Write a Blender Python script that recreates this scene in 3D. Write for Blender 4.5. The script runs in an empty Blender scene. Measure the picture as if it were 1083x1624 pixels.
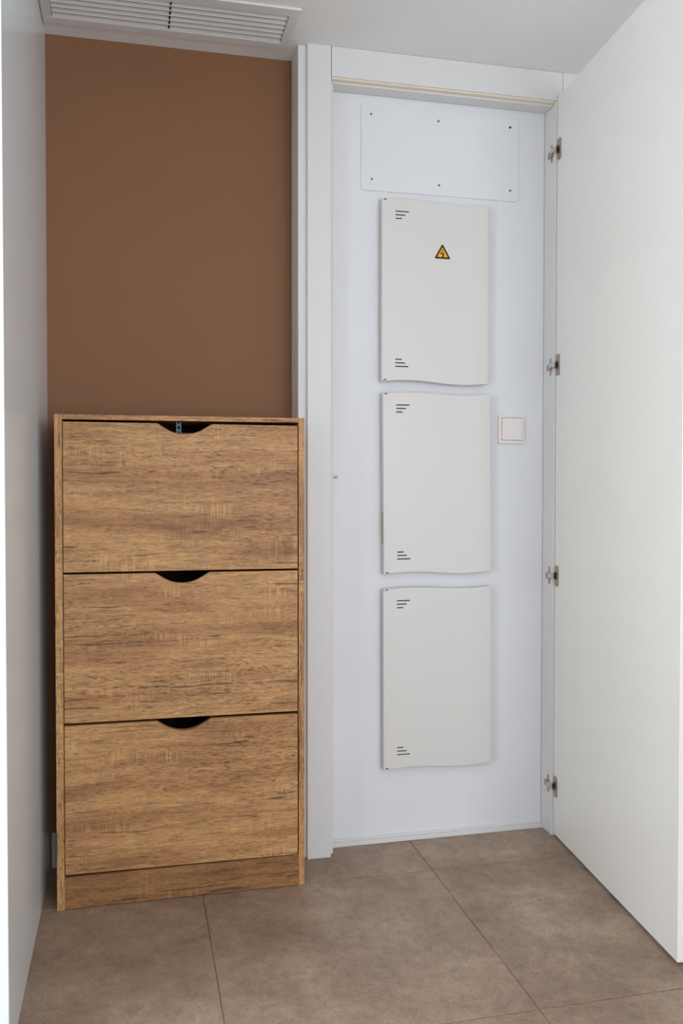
import bpy, bmesh, math
from mathutils import Vector, Matrix

C = bpy.context.scene.collection
SC = bpy.context.scene

# ------------------------------------------------------------------ camera
F_PX, YAW, PITCH, ROLL = 1402.193, 13.3613, -1.2823, 0.0403
cam_d = bpy.data.cameras.new('camera')
cam = bpy.data.objects.new('camera', cam_d)
C.objects.link(cam)
y_, p_, r_ = (math.radians(a) for a in (YAW, PITCH, ROLL))
fwd = Vector((math.sin(y_) * math.cos(p_), math.cos(y_) * math.cos(p_), math.sin(p_)))
rt = Vector((math.cos(y_), -math.sin(y_), 0))
up = rt.cross(fwd)
rt2 = rt * math.cos(r_) + up * math.sin(r_)
up2 = up * math.cos(r_) - rt * math.sin(r_)
M = Matrix((rt2, up2, -fwd)).transposed().to_4x4()
M.translation = (0, 0, 1.03)
cam.matrix_world = M
cam_d.sensor_fit = 'HORIZONTAL'
cam_d.sensor_width = 36
cam_d.lens = F_PX / 1083 * 36
cam_d.shift_y = -20.69 / 1083
cam_d.clip_start = 0.02
SC.camera = cam

# ------------------------------------------------------------------ world, lights, exposure
w = bpy.data.worlds.new('world')
SC.world = w
w.use_nodes = True
bg = w.node_tree.nodes['Background']
bg.inputs[0].default_value = (0.80, 0.90, 1.0, 1)
bg.inputs[1].default_value = 1.0


def area(name, loc, rot, sx, sy, power, col):
    l = bpy.data.lights.new(name, 'AREA')
    l.shape = 'RECTANGLE'
    l.size, l.size_y = sx, sy
    l.energy = power
    l.color = col
    o = bpy.data.objects.new(name, l)
    o.location = loc
    o.rotation_euler = [math.radians(a) for a in rot]
    C.objects.link(o)
    return o


# daylight through the tall window at the far end of the hall, behind and to the right of the camera
area('window_daylight', (1.15, -2.55, 1.20), (90, 0, 0), 2.0, 1.80, 59, (0.91, 0.965, 1.0))
# added fill light on the left, brightens the open door
area('side_fill', (-1.18, 1.00, 1.15), (90, 0, -90), 1.1, 1.8, 25, (0.93, 0.97, 1.0))

SC.view_settings.view_transform = 'Standard'
SC.view_settings.look = 'None'
SC.view_settings.gamma = 1
SC.view_settings.use_curve_mapping = False
SC.view_settings.exposure = 0.13
SC.cycles.max_bounces = 12
SC.cycles.diffuse_bounces = 8

# ------------------------------------------------------------------ measures (metres)
H = 2.1864                      # ceiling
XL, YB = -0.2133, 2.4389        # left wall face, brown back wall
YF = 2.3272                     # face of the door frame
YW = 2.3953                     # recessed wall with the electrical boxes
XJ = 1.1776                     # right jamb face


# ------------------------------------------------------------------ materials
def lin(c):
    def g(v):
        v /= 255.0
        return v / 12.92 if v <= 0.04045 else ((v + 0.055) / 1.055) ** 2.4
    return (g(c[0]), g(c[1]), g(c[2]), 1.0)


class NT:
    def __init__(self, name, rough=0.5, spec=0.5, metal=0.0):
        m = bpy.data.materials.new(name)
        m.use_nodes = True
        self.m, self.t = m, m.node_tree
        self.b = self.t.nodes['Principled BSDF']
        self.b.inputs['Roughness'].default_value = rough
        self.b.inputs['Specular IOR Level'].default_value = spec
        self.b.inputs['Metallic'].default_value = metal

    def n(self, typ, **kw):
        nd = self.t.nodes.new(typ)
        for k, v in kw.items():
            setattr(nd, k, v)
        return nd

    def l(self, a, b):
        self.t.links.new(a, b)

    def base(self, sock):
        self.l(sock, self.b.inputs['Base Color'])

    def coord(self, scale=(1, 1, 1), loc=(0, 0, 0), src='Object'):
        tc = self.n('ShaderNodeTexCoord')
        mp = self.n('ShaderNodeMapping')
        mp.inputs['Scale'].default_value = scale
        mp.inputs['Location'].default_value = loc
        self.l(tc.outputs[src], mp.inputs['Vector'])
        return mp.outputs['Vector']

    def noise(self, vec, scale=1.0, detail=3.0, rough=0.5, dist=0.0):
        nd = self.n('ShaderNodeTexNoise')
        nd.inputs['Scale'].default_value = scale
        nd.inputs['Detail'].default_value = detail
        nd.inputs['Roughness'].default_value = rough
        nd.inputs['Distortion'].default_value = dist
        self.l(vec, nd.inputs['Vector'])
        return nd.outputs['Fac']

    def ramp(self, fac, stops):
        nd = self.n('ShaderNodeValToRGB')
        e = nd.color_ramp.elements
        while len(e) < len(stops):
            e.new(0.5)
        for el, (p, c) in zip(e, stops):
            el.position = p
            el.color = c if len(c) == 4 else (*c, 1)
        self.l(fac, nd.inputs['Fac'])
        return nd.outputs['Color']

    def mix(self, fac, a, b, mode='MIX'):
        nd = self.n('ShaderNodeMix', data_type='RGBA', blend_type=mode)
        for sock, v in ((nd.inputs[0], fac), (nd.inputs[6], a), (nd.inputs[7], b)):
            if hasattr(v, 'is_linked'):
                self.l(v, sock)
            else:
                sock.default_value = v
        return nd.outputs[2]

    def math(self, op, a, b=0.0):
        nd = self.n('ShaderNodeMath', operation=op)
        for sock, v in ((nd.inputs[0], a), (nd.inputs[1], b)):
            if hasattr(v, 'is_linked'):
                self.l(v, sock)
            else:
                sock.default_value = v
        return nd.outputs[0]

    def bump(self, h, strength=0.1, dist=0.001):
        nd = self.n('ShaderNodeBump')
        nd.inputs['Strength'].default_value = strength
        nd.inputs['Distance'].default_value = dist
        self.l(h, nd.inputs['Height'])
        self.l(nd.outputs['Normal'], self.b.inputs['Normal'])


def g3(v):
    return (v, v, v, 1)


def paint(name, c, rough=0.5, spec=0.4, var=0.02, scale=3.0, bump=0.05):
    k = NT(name, rough, spec)
    v = k.coord()
    f = k.noise(v, scale, 3)
    c0 = lin(c)
    lo = tuple(x * (1 - var) for x in c0[:3])
    hi = tuple(min(1, x * (1 + var)) for x in c0[:3])
    k.base(k.ramp(f, [(0.3, lo), (0.7, hi)]))
    if bump:
        k.bump(k.noise(v, 260, 2), bump, 0.0006)
    return k.m


def metal(name, c, rough=0.35):
    k = NT(name, rough, 0.5, 1.0)
    v = k.coord()
    c0 = lin(c)
    k.base(k.ramp(k.noise(v, 90, 2), [(0.3, tuple(x * .9 for x in c0[:3])), (0.7, c0)]))
    return k.m


def wood(name, vertical=False, tone=1.0, red=0.0, off=(0, 0, 0)):
    """oak print: long stretched grain, short dark pores, pale saw marks across the grain"""
    k = NT(name, 0.48, 0.3)

    def cs(along, across, loc=(0, 0, 0)):
        s = (across, across, along) if vertical else (along, across, across)
        return k.coord(s, (loc[0] + off[0], loc[1] + off[1], loc[2] + off[2]))

    def vec(along, across, loc=(0, 0, 0), amt=0.0, wsc=3.0):
        v = cs(along, across, loc)
        if not amt:
            return v
        wn = k.n('ShaderNodeTexNoise')
        wn.inputs['Scale'].default_value = wsc
        wn.inputs['Detail'].default_value = 2
        k.l(k.coord((1, 1, 1.6) if not vertical else (1.6, 1, 1), loc), wn.inputs['Vector'])
        sub = k.n('ShaderNodeVectorMath', operation='SUBTRACT')
        k.l(wn.outputs['Color'], sub.inputs[0])
        sub.inputs[1].default_value = (0.5, 0.5, 0.5)
        mul = k.n('ShaderNodeVectorMath', operation='MULTIPLY')
        k.l(sub.outputs[0], mul.inputs[0])
        mul.inputs[1].default_value = (amt * across,) * 3
        add = k.n('ShaderNodeVectorMath', operation='ADD')
        k.l(v, add.inputs[0])
        k.l(mul.outputs[0], add.inputs[1])
        return add.outputs[0]

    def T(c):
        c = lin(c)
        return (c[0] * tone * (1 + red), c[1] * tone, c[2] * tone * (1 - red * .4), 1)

    # wide soft bands
    band = k.noise(vec(1.5, 15, (3.1, 0, 1.7), 0.05, 2.2), 1.0, 4, 0.6)
    col = k.ramp(band, [(0.30, T((146, 102, 68))), (0.45, T((177, 130, 87))), (0.57, T((194, 149, 101))), (0.72, T((158, 113, 75)))])
    # growth lines, slightly wandering
    fl = k.noise(vec(3.6, 95, (0.4, 2, 5.2), 0.045, 2.6), 1.0, 4, 0.65)
    col = k.mix(0.75, col, k.ramp(fl, [(0.34, g3(0.66)), (0.47, g3(0.95)), (0.60, g3(1.05)), (0.74, g3(0.84))]), 'MULTIPLY')
    # fine fibres
    fi = k.noise(vec(38, 340, (7, 1, 2), 0.014, 18), 1.0, 3, 0.75)
    col = k.mix(0.95, col, k.ramp(fi, [(0.30, g3(0.46)), (0.44, g3(0.88)), (0.57, g3(1.12)), (0.71, g3(1.38))]), 'MULTIPLY')
    # short curly flecks, denser in some regions
    po = k.noise(vec(48, 250, (1, 9, 4), 0.016, 16), 1.0, 2, 0.55)
    reg = k.noise(vec(2.6, 11, (8, 3, 1), 0.05, 3), 1.0, 2)
    rgn = k.ramp(reg, [(0.40, g3(0.10)), (0.60, g3(1))])
    pm = k.math('MULTIPLY', k.ramp(po, [(0.54, g3(0)), (0.64, g3(1))]), rgn)
    col = k.mix(k.math('MULTIPLY', pm, 0.62), col, T((98, 64, 40)))
    # long thin dark cracks
    cr = k.noise(vec(5.5, 170, (2, 5, 8.3), 0.022, 4), 1.0, 2, 0.5)
    col = k.mix(k.math('MULTIPLY', k.ramp(cr, [(0.645, g3(0)), (0.70, g3(1))]), 0.70), col, T((70, 45, 29)))
    # pale saw marks across the grain
    sm = k.noise(cs(200, 9, (4, 4, 4)), 1.0, 1, 0.4)
    mk = k.noise(cs(4.6, 17, (11.3, 2, 6.6)), 1.0, 2.5, 0.6)
    f = k.math('MULTIPLY', k.ramp(sm, [(0.48, g3(0)), (0.66, g3(1))]), k.ramp(mk, [(0.535, g3(0)), (0.65, g3(1))]))
    col = k.mix(k.math('MULTIPLY', f, 0.66), col, T((212, 170, 112)))
    k.base(col)
    k.bump(fi, 0.10, 0.0006)
    return k.m


def tile_mat():
    k = NT('taupe_porcelain', 0.42, 0.35)
    tc = k.n('ShaderNodeTexCoord')
    oi = k.n('ShaderNodeObjectInfo')
    sc_ = k.n('ShaderNodeVectorMath', operation='SCALE')
    cmb = k.n('ShaderNodeCombineXYZ')
    for i in range(3):
        k.l(oi.outputs['Random'], cmb.inputs[i])
    k.l(cmb.outputs[0], sc_.inputs[0])
    sc_.inputs['Scale'].default_value = 37.0
    add = k.n('ShaderNodeVectorMath', operation='ADD')
    k.l(tc.outputs['Object'], add.inputs[0])
    k.l(sc_.outputs[0], add.inputs[1])
    v = add.outputs[0]
    big = k.noise(v, 5.0, 5, 0.62, 0.5)
    col = k.ramp(big, [(0.30, lin((132, 110, 93))), (0.50, lin((151, 129, 111))), (0.70, lin((168, 146, 128)))])
    med = k.noise(v, 34, 4, 0.7)
    col = k.mix(0.9, col, k.ramp(med, [(0.32, g3(0.80)), (0.5, g3(1.0)), (0.70, g3(1.14))]), 'MULTIPLY')
    fine = k.noise(v, 190, 3, 0.75)
    col = k.mix(0.9, col, k.ramp(fine, [(0.30, g3(0.70)), (0.48, g3(1.0)), (0.70, g3(1.18))]), 'MULTIPLY')
    # scattered dark pits
    sp = k.noise(v, 95, 2, 0.5)
    rg = k.noise(v, 7, 2)
    pf = k.math('MULTIPLY', k.ramp(sp, [(0.66, g3(0)), (0.72, g3(1))]), k.ramp(rg, [(0.45, g3(0.1)), (0.62, g3(1))]))
    col = k.mix(k.math('MULTIPLY', pf, 0.5), col, lin((92, 74, 60)))
    k.base(col)
    k.bump(med, 0.06, 0.001)
    return k.m


MT = dict(
    wall_white=paint('white_wall_paint', (224, 224, 226), 0.6, 0.3),
    recess=paint('cool_white_wall_paint', (224, 226, 230), 0.65, 0.3),
    ceiling=paint('ceiling_paint', (232, 233, 233), 0.8, 0.2),
    lacquer=paint('white_lacquer', (218, 218, 219), 0.42, 0.4, 0.012),
    panel=paint('satin_white_panel', (234, 243, 248), 0.20, 0.5, 0.012, 2.0, 0.02),
    door=paint('warm_white_laminate', (233, 233, 229), 0.38, 0.4, 0.01),
    box=paint('warm_white_plastic', (215, 213, 211), 0.40, 0.45, 0.008),
    switch=paint('pinkish_white_plastic', (232, 226, 224), 0.35, 0.5, 0.006, 6, 0),
    cream=paint('aged_cream_edge', (226, 215, 197), 0.6, 0.3, 0.06, 14),
    jamb=paint('pale_cream_jamb', (222, 214, 207), 0.55, 0.3, 0.02, 6),
    brown=paint('brown_wall_paint', (134, 95, 68), 0.62, 0.25, 0.03, 2.2, 0.08),
    dark=paint('dark_slot', (46, 42, 40), 0.7, 0.2, 0.02, 8, 0),
    shadow=paint('duct_shade', (30, 30, 32), 0.9, 0.1, 0.02, 8, 0),  # near-black tone paints the shade between the vent slats
    vent=paint('vent_white_enamel', (220, 221, 222), 0.35, 0.5, 0.01, 3, 0),
    grout=paint('grout', (132, 108, 89), 0.9, 0.1, 0.45, 7),
    shaded_hardboard=paint('hardboard_inner_shade', (52, 38, 29), 0.8, 0.1, 0.08, 20, 0),  # hardboard darkened to paint in the shade inside the cabinet
    yellow=paint('sign_yellow', (242, 172, 8), 0.45, 0.4, 0.04, 60, 0),
    black=paint('sign_black', (44, 26, 14), 0.5, 0.4, 0.02, 60, 0),
    nickel=metal('aged_nickel', (178, 163, 150), 0.32),
    steel=metal('bright_steel', (214, 210, 204), 0.22),
    zinc=metal('zinc_plate', (78, 96, 106), 0.55),
    screw_grey=metal('dull_screw', (150, 152, 154), 0.45),
    wood_h=wood('oak_print_horizontal'),
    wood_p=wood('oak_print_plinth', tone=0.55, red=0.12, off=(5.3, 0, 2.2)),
    wood_v=wood('oak_print_vertical', True, 1.04, off=(1.9, 0, 3)),
    wood_t=wood('oak_print_top_edge', tone=1.1, off=(9.1, 0, 7.7)),
    tile=tile_mat(),
)


# ------------------------------------------------------------------ mesh helpers
def BM():
    return bmesh.new()


def box(bm, x0, x1, y0, y1, z0, z1, bev=0.0, seg=2):
    vs = [bm.verts.new(p) for p in ((x0, y0, z0), (x1, y0, z0), (x1, y1, z0), (x0, y1, z0),
                                    (x0, y0, z1), (x1, y0, z1), (x1, y1, z1), (x0, y1, z1))]
    fs = [bm.faces.new([vs[i] for i in q]) for q in ((0, 3, 2, 1), (4, 5, 6, 7), (0, 1, 5, 4), (1, 2, 6, 5), (2, 3, 7, 6), (3, 0, 4, 7))]
    if bev:
        es = list({e for f in fs for e in f.edges})
        bmesh.ops.bevel(bm, geom=es, offset=bev, segments=seg, profile=0.5, affect='EDGES')
    return bm


def prism(bm, pts, y0, y1, bev=0.0):
    """outline in x,z (counter-clockwise seen from -y) pushed from y0 (front) to y1"""
    a = [bm.verts.new((x, y0, z)) for x, z in pts]
    b = [bm.verts.new((x, y1, z)) for x, z in pts]
    front = bm.faces.new(a)
    bm.faces.new(list(reversed(b)))
    n = len(pts)
    for i in range(n):
        j = (i + 1) % n
        bm.faces.new((a[j], a[i], b[i], b[j]))
    if bev:
        bmesh.ops.bevel(bm, geom=list(front.edges), offset=bev, segments=2, profile=0.5, affect='EDGES')
    return bm


def cyl(bm, p, axis, r, h, seg=20, r2=None):
    res = bmesh.ops.create_cone(bm, cap_ends=True, segments=seg, radius1=r, radius2=r if r2 is None else r2, depth=h)
    rot = {'x': Matrix.Rotation(math.pi / 2, 4, 'Y'), 'y': Matrix.Rotation(math.pi / 2, 4, 'X'), 'z': Matrix()}[axis]
    bmesh.ops.transform(bm, matrix=Matrix.Translation(p) @ rot, verts=res['verts'])
    return bm


def rrect(x0, x1, z0, z1, r, n=6):
    pts = []
    for cx, cz, a0 in ((x1 - r, z0 + r, -90), (x1 - r, z1 - r, 0), (x0 + r, z1 - r, 90), (x0 + r, z0 + r, 180)):
        for i in range(n + 1):
            a = math.radians(a0 + 90 * i / n)
            pts.append((cx + r * math.cos(a), cz + r * math.sin(a)))
    return pts


def obj(name, bm, mat, parent=None, origin=(0, 0, 0), smooth=False):
    bmesh.ops.recalc_face_normals(bm, faces=bm.faces)
    me = bpy.data.meshes.new(name)
    bm.to_mesh(me)
    bm.free()
    if any(origin):
        me.transform(Matrix.Translation([-c for c in origin]))
    me.materials.append(MT[mat])
    if smooth:
        for p in me.polygons:
            p.use_smooth = True
    o = bpy.data.objects.new(name, me)
    C.objects.link(o)
    if parent:
        o.parent = parent
    else:
        o.location = origin
    return o


def tag(o, label=None, cat=None, group=None, kind=None):
    if label:
        o['label'] = label
    if cat:
        o['category'] = cat
    if group:
        o['group'] = group
    if kind:
        o['kind'] = kind
    return o


def thing(name, loc, label, cat, group=None):
    o = bpy.data.objects.new(name, None)
    o.empty_display_size = 0.05
    o.location = loc
    C.objects.link(o)
    return tag(o, label, cat, group)


def struct(name, bm, mat, label, cat, origin=(0, 0, 0), smooth=False):
    return tag(obj(name, bm, mat, None, origin, smooth), label, cat, None, 'structure')


# ------------------------------------------------------------------ floor with its tiles
fl = struct('floor', box(BM(), -1.25, 2.45, -2.6, 2.46, -0.06, -0.0015), 'grout',
            'taupe porcelain tiled floor of the hallway in large square tiles', 'floor')
GX = [-1.25] + [0.1673 + 0.6001 * k for k in range(-2, 4)] + [2.45]
GY = [-2.6] + [1.5623 + 0.63 * k for k in range(-6, 2)] + [2.459]
g = 0.0010
for i in range(len(GX) - 1):
    for j in range(len(GY) - 1):
        t = obj('tile', box(BM(), GX[i] + g, GX[i + 1] - g, GY[j] + g * 1.5, GY[j + 1] - g * 1.5, -0.012, 0.0, 0.0012, 1), 'tile', fl)

# ------------------------------------------------------------------ room shell
struct('ceiling', box(BM(), -1.25, 2.45, -2.6, 2.46, H, H + 0.08), 'ceiling',
       'flat white painted ceiling above the vent grille', 'ceiling')
struct('wall_back', box(BM(), XL - .02, 0.4400, YB, YB + 0.06, 0, H), 'brown',
       'matt brown painted wall at the back of the niche behind the shoe cabinet', 'wall')
struct('wall_left', box(BM(), -1.20, XL, 1.6150, YB + 0.02, 0, H, 0.0010, 1), 'panel',
       'satin white panelled wall on the left with its end facing the hall', 'wall', smooth=False)
struct('wall_divider', box(BM(), 0.4365, 0.4605, 2.3420, YB + 0.02, 0, H, 0.0015, 1), 'wall_white',
       'white wall end between the brown niche and the electrical recess', 'wall')
struct('wall_recess', box(BM(), 0.44, XJ - 0.0012, YW, YW + 0.05, 0, H), 'recess',
       'cool white recessed wall carrying the three electrical boxes', 'wall')
struct('wall_right', box(BM(), 2.40, 2.46, -2.6, 2.46, 0, H), 'wall_white',
       'white hall wall far on the right, beyond the open door', 'wall')
struct('wall_back_right', box(BM(), 1.40, 2.42, YF + 0.004, YF + 0.06, 0, H), 'wall_white',
       'white wall to the right of the electrical recess, hidden behind the open door', 'wall')
bm = BM()
box(bm, -1.26, -1.20, -2.6, 0.30, 0, H)
box(bm, -1.26, -1.20, 1.60, 2.46, 0, H)
box(bm, -1.26, -1.20, 0.30, 1.60, 2.08, H)
box(bm, -1.26, -1.20, 0.30, 1.60, 0, 0.22)
struct('wall_hall_left', bm, 'wall_white', 'unseen white hall wall around the opening added for the left fill light', 'wall')  # gap in the wall made to hold the added left fill light
bm = BM()
box(bm, -1.26, 0.10, -2.66, -2.6, 0, H)
box(bm, 2.20, 2.46, -2.66, -2.6, 0, H)
box(bm, 0.10, 2.20, -2.66, -2.6, 0, 0.22)
box(bm, 0.10, 2.20, -2.66, -2.6, 2.16, H)
struct('wall_rear', bm, 'wall_white', 'white end wall of the hall around the tall window behind the camera', 'wall')
bm = BM()
for x0, x1, z0, z1 in ((.10, .16, .22, 2.16), (2.14, 2.20, .22, 2.16), (.16, 2.14, .22, .28), (.16, 2.14, 2.10, 2.16)):
    box(bm, x0, x1, -2.65, -2.60, z0, z1, 0.003, 1)
struct('window_1', bm, 'lacquer', 'tall white framed window at the far end of the hall', 'window')
bm = BM()
for y0, y1, z0, z1 in ((.3, .36, .22, 2.08), (1.54, 1.60, .22, 2.08), (.36, 1.54, .22, .28), (.36, 1.54, 2.02, 2.08)):
    box(bm, -1.25, -1.20, y0, y1, z0, z1, 0.003, 1)
struct('side_fill_frame', bm, 'lacquer', 'added white frame around the left fill light, out of view', 'window')  # frame added around the left fill light, no window known there

obj('edge_profile', box(BM(), XL - 0.018, XL + 0.0016, 1.6130, 1.6690, 0.001, H - .001, 0.0012, 2), 'panel',
    bpy.data.objects['wall_left'])
# baseboard of the brown wall
struct('baseboard_back', box(BM(), XL + .004, 0.4365, YB - 0.0100, YB, 0, 0.093, 0.002, 1), 'wall_white',
       'low white baseboard along the foot of the brown wall', 'baseboard')

# ------------------------------------------------------------------ frame around the electrical recess
struct('trim_1', box(BM(), 0.4590, 0.5237, YF, YF + 0.030, 0, H, 0.0012, 1), 'lacquer',
       'white upright frame board on the left of the electrical recess', 'trim')
struct('trim_2', box(BM(), 0.5251, 1.1990, YF, YF + 0.018, 2.1060, H - .0005, 0.0010, 1), 'lacquer',
       'white header board across the top of the electrical recess', 'trim')
struct('trim_3', box(BM(), 1.2002, 1.40, YF, YF + 0.030, 0, H, 0.0012, 1), 'lacquer',
       'white upright frame board behind the hinged edge of the open door', 'trim')
struct('trim_4', box(BM(), 0.5205, 0.5345, YF + 0.0215, YW, 0, 2.0955, 0.001, 1), 'jamb',
       'narrow cream jamb strip beside the left frame board', 'trim')
# soffit: grey-white underside with an aged cream front edge
so = struct('trim_5', box(BM(), 0.5240, XJ - 0.001, YF + 0.0185, YW - 0.0032, 2.0955, 2.1055, 0.0006, 1), 'lacquer',
            'white soffit board under the header with an aged cream front lip', 'trim')
obj('lip', box(BM(), 0.5250, XJ - 0.001, YF + 0.0020, YF + 0.0185, 2.1003, 2.1058, 0.0012, 1), 'cream', so)['label'] = 'yellowed cream sealant lip'
struct('trim_6', box(BM(), XJ, 1.1998, YF + 0.0005, YW + 0.03, 0, 2.1055, 0.0008, 1), 'lacquer',
       'white hinge jamb on the right side of the electrical recess', 'trim')
si = struct('trim_7', box(BM(), 0.5350, XJ - 0.0005, 2.3850, YW, 0, 0.0125, 0.0012, 1), 'lacquer',
            'low white two-step sill strip along the floor under the electrical boxes', 'trim')
obj('upper_step', box(BM(), 0.5350, XJ - 0.0005, 2.3885, YW, 0.0125, 0.0215, 0.0015, 1), 'lacquer', si)

# ------------------------------------------------------------------ shoe cabinet
CX0, CX1, CY, CZ = -0.1768, 0.4233, 2.1844, 1.1831
CB = 2.424
O = (0.12325, 2.304, 0)
cab = thing('shoe_cabinet', O, 'tall brown oak-print shoe cabinet with three notched tilting flaps standing in the niche', 'cabinet')
TS, TR = 0.0174, 0.0150     # left and right side panel thickness


def cpart(name, bm, mat, parent=cab, label=None):
    o = obj(name, bm, mat, parent, O)
    if label:
        o['label'] = label
    return o


cpart('side_panel', box(BM(), CX0, CX0 + TS, CY, CB, 0, CZ, 0.0006, 1), 'wood_v')
cpart('side_panel', box(BM(), CX1 - TR, CX1, CY, CB, 0, CZ, 0.0006, 1), 'wood_v')
cpart('top_panel', box(BM(), CX0 + TS, CX1 - TR, CY + .0002, CB, CZ - 0.0118, CZ, 0.0005, 1), 'wood_t')
cpart('back_panel', box(BM(), CX0 + TS, CX1 - TR, CB - 0.006, CB - 0.001, 0.02, CZ - 0.0118), 'shaded_hardboard')
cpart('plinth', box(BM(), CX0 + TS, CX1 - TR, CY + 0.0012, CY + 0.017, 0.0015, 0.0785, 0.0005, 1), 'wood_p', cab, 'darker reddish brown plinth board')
cpart('bottom_panel', box(BM(), CX0 + TS, CX1 - TR, CY + 0.020, CB - 0.007, 0.063, 0.0785), 'wood_h')
FX0, FX1 = -0.1575, 0.4056


def flap(z0, z1, nc, z0r=None, z1r=None):
    z0r = z0 if z0r is None else z0r
    z1r = z1 if z1r is None else z1r
    R, hw, xa = 0.086, 0.0655, 0.045
    ztop = lambda x: z1 + (z1r - z1) * (x - FX0) / (FX1 - FX0)
    pts = [(FX0, z0), (FX1, z0r), (FX1, z1r), (nc + hw, ztop(nc + hw))]
    dep = 0.0255
    for i in range(13):
        x = xa - 2 * xa * i / 12
        pts.append((nc + x, ztop(nc) - dep + R - math.sqrt(R * R - x * x)))
    pts += [(nc - hw, ztop(nc - hw)), (FX0, z1)]
    f = cpart('flap_door', prism(BM(), pts, CY, CY + 0.015, 0.0005), 'wood_h')
    # tilting shoe tray behind the flap
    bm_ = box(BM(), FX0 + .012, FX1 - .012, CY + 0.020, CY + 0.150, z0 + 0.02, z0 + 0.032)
    cpart('shoe_tray', bm_, 'shaded_hardboard', f)
    return f


f1 = flap(0.8082, 1.1655, 0.1267, 0.8056, 1.1636)
f2 = flap(0.4480, 0.8030, 0.1206, 0.4452, 0.8005)
f3 = flap(0.0848, 0.4418, 0.1232, 0.0803, 0.4382)
cpart('tray_rail', box(BM(), FX0 + .012, FX1 - .012, CY + 0.100, CY + 0.110, 1.10, 1.1475), 'wood_h')
# pierced zinc fitting seen through the topmost notch
bm = BM()
x0, x1 = 0.1070, 0.1192
box(bm, x0, x0 + .0035, CY + .0160, CY + .0185, 1.128, 1.1690)
box(bm, x1 - .0035, x1, CY + .0160, CY + .0185, 1.128, 1.1690)
for z in (1.1300, 1.1462, 1.1590):
    box(bm, x0 + .0035, x1 - .0035, CY + .0160, CY + .0185, z, z + 0.006)
cpart('catch_bracket', bm, 'zinc', cab, 'pierced bluish zinc bracket in the top notch')

# ------------------------------------------------------------------ ceiling vent grille
VX0, VX1, VY0, VY1 = -0.2105, 0.4120, 2.1600, 2.3690
IX0, IX1, IY0, IY1 = -0.1875, 0.3865, 2.1960, 2.3340
OV = (0.1, 2.2645, H)
ven = thing('vent_grille', OV, 'long white slatted air vent grille set in the ceiling above the brown wall', 'vent')
zf = H - 0.0065
bm = BM()
for a in ((VX0, VX1, VY0, IY0), (VX0, VX1, IY1, VY1), (VX0, IX0, IY0, IY1), (IX1, VX1, IY0, IY1)):
    box(bm, a[0], a[1], a[2], a[3], zf, H - 0.0002, 0.0016, 2)
obj('frame', bm, 'vent', ven, OV)
NB = 6
pitch = (IY1 - IY0) / NB
base_sl = None
for i in range(NB):
    bm = BM()
    box(bm, IX0 + .001, IX1 - .001, -0.0138, 0.0138, -0.0008, 0.0008, 0.0005, 1)
    bmesh.ops.rotate(bm, verts=bm.verts, cent=(0, 0, 0), matrix=Matrix.Rotation(math.radians(-27), 3, 'X'))
    bmesh.ops.translate(bm, verts=bm.verts, vec=(0, IY0 + pitch * (i + 0.38), zf + 0.0075))
    obj('slat', bm, 'vent', ven, OV)
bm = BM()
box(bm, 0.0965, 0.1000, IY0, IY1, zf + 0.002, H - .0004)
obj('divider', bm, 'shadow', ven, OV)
obj('backing', box(BM(), IX0 - .01, IX1 + .01, IY0 - .01, IY1 + .01, H - 0.0004, H - 0.0001), 'shadow', ven, OV)['label'] = 'dark sheet painting the duct shade behind the slats'  # flat dark sheet stands in for the shade up in the duct

# ------------------------------------------------------------------ blank access plate with six screws
OA = (0.859, YW, 1.833)
acc = thing('access_panel', OA, 'flat white blank cover plate held by six screws above the electrical boxes', 'panel')
obj('plate', prism(BM(), rrect(0.6238, 1.0938, 1.8335, 2.0725, 0.009), YW - 0.0034, YW - 0.0002, 0.0026), 'recess', acc, OA)
for a, b in ((0.640, 0.668), (0.70, 0.745), (0.83, 0.86), (0.955, 1.03), (1.05, 1.085)):
    obj('sealant', box(BM(), a, b, YW - 0.0016, YW - 0.0001, 1.8316, 1.8337, 0.0004, 1), 'cream', acc, OA)['label'] = 'yellowed patch of sealant'
screws = None
for i, (x, z) in enumerate(((0.6519, 2.0437), (0.654, 1.8647), (0.8489, 2.0421), (0.8514, 1.8624), (1.067, 2.0443), (1.068, 1.8637))):
    black = (i == 4)
    bm = BM()
    cyl(bm, (x, YW - 0.0036, z), 'y', 0.0034, 0.0012, 16)
    s = obj('screw', bm, 'black' if black else 'screw_grey', acc, OA)
    if black:
        s['label'] = 'black open screw hole'
    bm = BM()
    box(bm, x - .0022, x + .0022, YW - 0.0045, YW - 0.0041, z - .0004, z + .0004)
    box(bm, x - .0004, x + .0004, YW - 0.0045, YW - 0.0041, z - .0022, z + .0022)
    obj('screw_slot', bm, 'dark', s, OA)

# ------------------------------------------------------------------ electrical boxes


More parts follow.
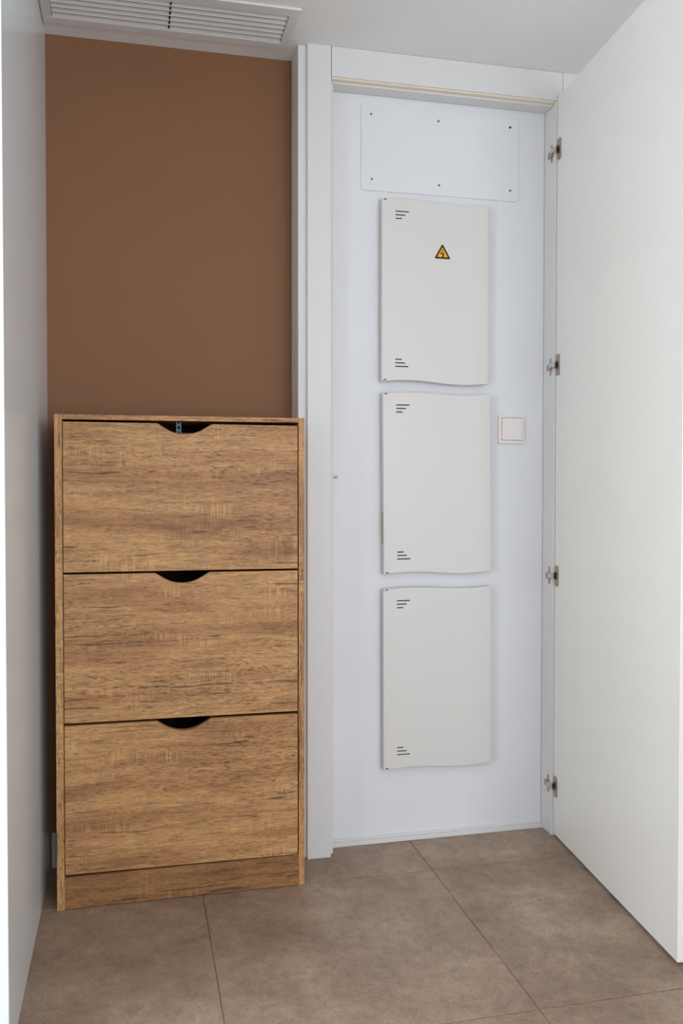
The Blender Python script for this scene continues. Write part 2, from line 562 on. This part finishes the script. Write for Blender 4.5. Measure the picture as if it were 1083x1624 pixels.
def wave_cover(x0, x1, z0, z1, yf, yb, at, ab, slots):
    """hollow moulded cover: S-shaped top and bottom edge, rounded rim, real through-slots with walls"""
    bm = BM()
    inset = 0.0022
    cx = {round(v, 6) for sl in slots for v in sl[:2]}
    lo, hi = min(cx), max(cx)
    xs = sorted(cx | {x0 + inset + (x1 - x0 - 2 * inset) * i / 28 for i in range(29)})
    xs = [v for v in xs if v in cx or not (lo - 0.002 < v < hi + 0.002)]
    zz = sorted({round(v, 6) for sl in slots for v in sl[2:4]})
    zs = [None] + zz + [None]
    wv = lambda x: math.sin(2 * math.pi * (x - x0) / (x1 - x0))

    def zed(x, j, d):
        if j == 0:
            return z0 + d + ab * wv(x)
        if j == len(zs) - 1:
            return z1 - d + at * wv(x)
        return zs[j]
    rel = lambda x: yf - 0.0010 * wv(x)
    F = [[bm.verts.new((x, rel(x), zed(x, j, inset))) for x in xs] for j in range(len(zs))]

    def is_slot(i, j):
        mx = (xs[i] + xs[i + 1]) / 2
        if zs[j] is None or zs[j + 1] is None:
            return False
        mz = (zs[j] + zs[j + 1]) / 2
        return any(sl[0] < mx < sl[1] and sl[2] < mz < sl[3] for sl in slots)
    cut = set()
    for j in range(len(zs) - 1):
        for i in range(len(xs) - 1):
            if is_slot(i, j):
                cut.add((i, j))
                continue
            bm.faces.new((F[j][i], F[j][i + 1], F[j + 1][i + 1], F[j + 1][i]))
    back = {}

    def deep(i, j):
        if (i, j) not in back:
            v = F[j][i]
            back[(i, j)] = bm.verts.new((v.co.x, v.co.y + 0.0030, v.co.z))
        return back[(i, j)]
    for i, j in cut:
        for (p, q, nb) in (((i, j), (i + 1, j), (i, j - 1)), ((i + 1, j), (i + 1, j + 1), (i + 1, j)),
                           ((i + 1, j + 1), (i, j + 1), (i, j + 1)), ((i, j + 1), (i, j), (i - 1, j))):
            if nb not in cut:
                bm.faces.new((F[p[1]][p[0]], F[q[1]][q[0]], deep(*q), deep(*p)))
    # rim: rounded over in three steps, then straight back to the frame
    n, m = len(xs) - 1, len(zs) - 1
    loop = [(i, 0) for i in range(n + 1)] + [(n, j) for j in range(1, m + 1)] + [(i, m) for i in range(n - 1, -1, -1)] + [(0, j) for j in range(m - 1, 0, -1)]
    prev = [F[j][i] for i, j in loop]
    for step in (1, 2, 3, 4):
        a = math.radians(30 * min(step, 3))
        out, dy = inset * math.sin(a), inset * (1 - math.cos(a))
        cur = []
        for i, j in loop:
            x = xs[i] + (out if i == n else -out if i == 0 else 0)
            z = zed(xs[i], j, inset)
            z += out if j == m else -out if j == 0 else 0
            cur.append(bm.verts.new((x, yb if step == 4 else rel(xs[i]) + dy, z)))
        for k in range(len(loop)):
            k2 = (k + 1) % len(loop)
            bm.faces.new((prev[k2], prev[k], cur[k], cur[k2]))
        prev = cur
    return bm


BOXES = [
    # x0 x1 z0 z1 rot, slot x, label
    (0.6772, 0.9926, 1.3018, 1.8064, 0.0, 'topmost white electrical box with a yellow hazard triangle on its cover'),
    (0.6824, 1.0018, 0.7650, 1.2712, -0.55, 'plain white electrical box in the middle of the column, left of the light switch'),
    (0.6842, 1.0058, 0.2128, 0.7226, -0.2, 'lowest white electrical box, just above the floor sill, faintly scuffed at bottom left'),
]
YFR = YW - 0.027
for bi, (x0, x1, z0, z1, rot, lab) in enumerate(BOXES):
    ob = ((x0 + x1) / 2, YW, z0)
    e = thing('electrical_box', ob, lab, 'electrical box', 'electrical boxes in the recess')
    sx = x0 + 0.0385
    slots = []
    for k, ln in enumerate((0.0385, 0.0285, 0.0190)):
        for zz in (z1 - 0.0330 - k * 0.0098, z0 + 0.0425 + k * 0.0098):
            slots.append((round(sx, 6), round(sx + ln, 6), round(zz - 0.0016, 6), round(zz + 0.0016, 6)))
    cover = obj('cover', wave_cover(x0, x1, z0, z1, YFR, YW - 0.010, 0.0033, 0.0048, slots), 'box', e, ob)
    obj('back_frame', box(BM(), x0 + .006, x1 - .006, YW - 0.0098, YW - 0.0002, z0 + .012, z1 - .008, 0.002, 1), 'box', e, ob)
    for c in slots:
        obj('slot_shade', box(BM(), c[0] - .0004, c[1] + .0004, YFR + 0.0026, YFR + 0.0060, c[2] - .0004, c[3] + .0004), 'dark', cover, ob)  # dark filler paints the shade inside each slot
    for zz in (z1 - 0.0022, z0 + 0.0050):
        obj('hinge_pin', box(BM(), x0 + 0.0045, x0 + 0.0135, YFR - 0.0006, YFR + 0.004, zz - 0.0013, zz + 0.0013, 0.0004, 1), 'dark', cover, ob)
    if bi == 1:
        obj('latch', box(BM(), x0 - 0.0016, x0 + 0.002, YFR + 0.007, YFR + 0.012, z0 + 0.085, z0 + 0.175, 0.0006, 1), 'nickel', cover, ob)['label'] = 'thin grey metal latch strip'
    if bi == 0:
        def tri(cx, cz, s, r):
            pts = []
            for a0 in (-30, 90, 210):
                px, pz = cx + s * math.cos(math.radians(a0)), cz + s * math.sin(math.radians(a0))
                for d in (-60, -30, 0, 30, 60):
                    a = math.radians(a0 + d)
                    pts.append((px - r * 2 * math.cos(math.radians(a0)) + r * math.cos(a), pz - r * 2 * math.sin(math.radians(a0)) + r * math.sin(a)))
            return pts
        cx, cz = 0.8537, 1.6638
        yb = YFR - 0.0002 + 0.0009
        sg = obj('warning_sticker', prism(BM(), tri(cx, cz, 0.0280, 0.0022), yb - 0.0012, yb), 'black', e, ob)
        sg['label'] = 'small triangular high voltage sticker, yellow with a black edge'
        obj('sticker_face', prism(BM(), tri(cx, cz - 0.0002, 0.0182, 0.0012), yb - 0.0015, yb - 0.0011), 'yellow', sg, ob)['label'] = 'yellow field'
        bolt = [(0.0010, 0.0128), (-0.0042, -0.0022), (0.0012, -0.0006), (-0.0002, -0.0106), (0.0030, -0.0100), (0.0042, 0.0030), (-0.0012, 0.0014), (0.0026, 0.0124)]
        bolt = [(cx + (px - 0.0008) * 1.55, cz + pz * 0.95) for px, pz in bolt]
        obj('bolt', prism(BM(), bolt, yb - 0.0018, yb - 0.0014), 'black', sg, ob)['label'] = 'black lightning bolt'
    if rot:
        c = Vector(ob) + Vector((0, 0, (z1 - z0) / 2))
        R = Matrix.Translation(c) @ Matrix.Rotation(math.radians(rot), 4, 'Y') @ Matrix.Translation(-c)
        e.matrix_world = R @ Matrix.Translation(ob)

# ------------------------------------------------------------------ light switch
OS = (1.0745, YW, 1.1735)
sw = thing('light_switch', OS, 'square white light switch on the recessed wall beside the open door', 'light switch')
x0, x1, z0, z1 = 1.0345, 1.1135, 1.1345, 1.2135
bm = BM()
for a in ((x0, x0 + .0085, z0, z1), (x1 - .0050, x1, z0, z1), (x0 + .0085, x1 - .0050, z0, z0 + .0085), (x0 + .0085, x1 - .0050, z1 - .0050, z1)):
    box(bm, a[0], a[1], YW - 0.0095, YW - 0.0002, a[2], a[3], 0.0008, 1)
obj('frame', bm, 'switch', sw, OS)
obj('socket', box(BM(), x0 + .004, x1 - .003, YW - 0.0050, YW - 0.0004, z0 + .004, z1 - .003), 'dark', sw, OS)
bm = BM()
box(bm, x0 + .0095, x1 - .0060, YW - 0.0118, YW - 0.0050, z0 + .0095, z1 - .0060, 0.0012, 2)
bmesh.ops.rotate(bm, verts=bm.verts, cent=(1.0745, YW - .009, 1.174), matrix=Matrix.Rotation(math.radians(1.4), 3, 'X'))
obj('rocker', bm, 'switch', sw, OS)

# ------------------------------------------------------------------ small catch on the left jamb
OC = (0.5345, 2.372, 1.0362)
ct = thing('door_catch', OC, 'tiny grey metal door catch pin sticking out of the left jamb', 'catch')
bm = BM()
cyl(bm, (0.5363, 2.372, 1.0358), 'x', 0.0052, 0.0036, 16)
obj('socket', bm, 'dark', ct, OC)
bm = BM()
cyl(bm, (0.5440, 2.372, 1.0362), 'x', 0.0046, 0.0120, 16, 0.0040)
cyl(bm, (0.5515, 2.372, 1.0362), 'x', 0.0040, 0.0030, 16, 0.0022)
obj('pin', bm, 'steel', ct, OC)

# ------------------------------------------------------------------ open door with four hinges
DH = Vector((1.1826, 2.3252, 0.0))
PHI = math.radians(5.2)
DW, DT, DZ0, DZ1 = 0.6935, 0.022, 0.007, 2.1160
# door-local: x = along the leaf from hinge edge to free edge, y = thickness away from the recess
door = struct('door_1', box(BM(), 0, DW, 0, DT, DZ0, DZ1, 0.0008, 1), 'door',
              'tall white flush door standing wide open on the right', 'door')
dm = Matrix.Translation(DH) @ Matrix(((-math.sin(PHI), math.cos(PHI), 0), (-math.cos(PHI), -math.sin(PHI), 0), (0, 0, 1))).to_4x4()
door.matrix_world = dm


def hinge_parts():
    """hinge in door-local axes around z = 0"""
    arm = box(BM(), -0.0130, 0.0105, -0.0175, -0.0036, -0.0068, 0.0068, 0.0010, 1)      # link block
    cup = BM()
    prism(cup, rrect(0.0040, 0.0280, -0.0300, 0.0300, 0.007, 4), -0.0024, -0.0002, 0.0006)  # flange on the leaf
    plate = prism(BM(), rrect(-0.0255, -0.0195, -0.0270, 0.0235, 0.002, 3), -0.0095, 0.0045, 0.0004)
    knuckle = cyl(BM(), (0.0128, -0.0048, 0), 'z', 0.0016, 0.0220, 12)
    lug = BM()
    prism(lug, [(-0.0420, -0.0110), (-0.0140, -0.0130), (-0.0140, 0.0075), (-0.0360, 0.0060), (-0.0420, 0.0010)], -0.0125, 0.0035, 0.0012)
    return arm, cup, plate, knuckle, lug


arm, cup, plate, knuckle, lug = hinge_parts()
h0 = obj('hinge', arm, 'steel', door)
kids = [obj('cup_plate', cup, 'nickel', h0), obj('mounting_plate', plate, 'nickel', h0),
        obj('knuckle', knuckle, 'dark', h0), obj('lug', lug, 'nickel', h0)]
for i, z in enumerate((1.9640, 1.3555, 0.7540, 0.1480)):
    h = h0 if i == 0 else h0.copy()
    if i:
        C.objects.link(h)
        for k in kids:
            d = k.copy()
            C.objects.link(d)
            d.parent = h
    h.parent = door
    h.location = (0, 0, z)
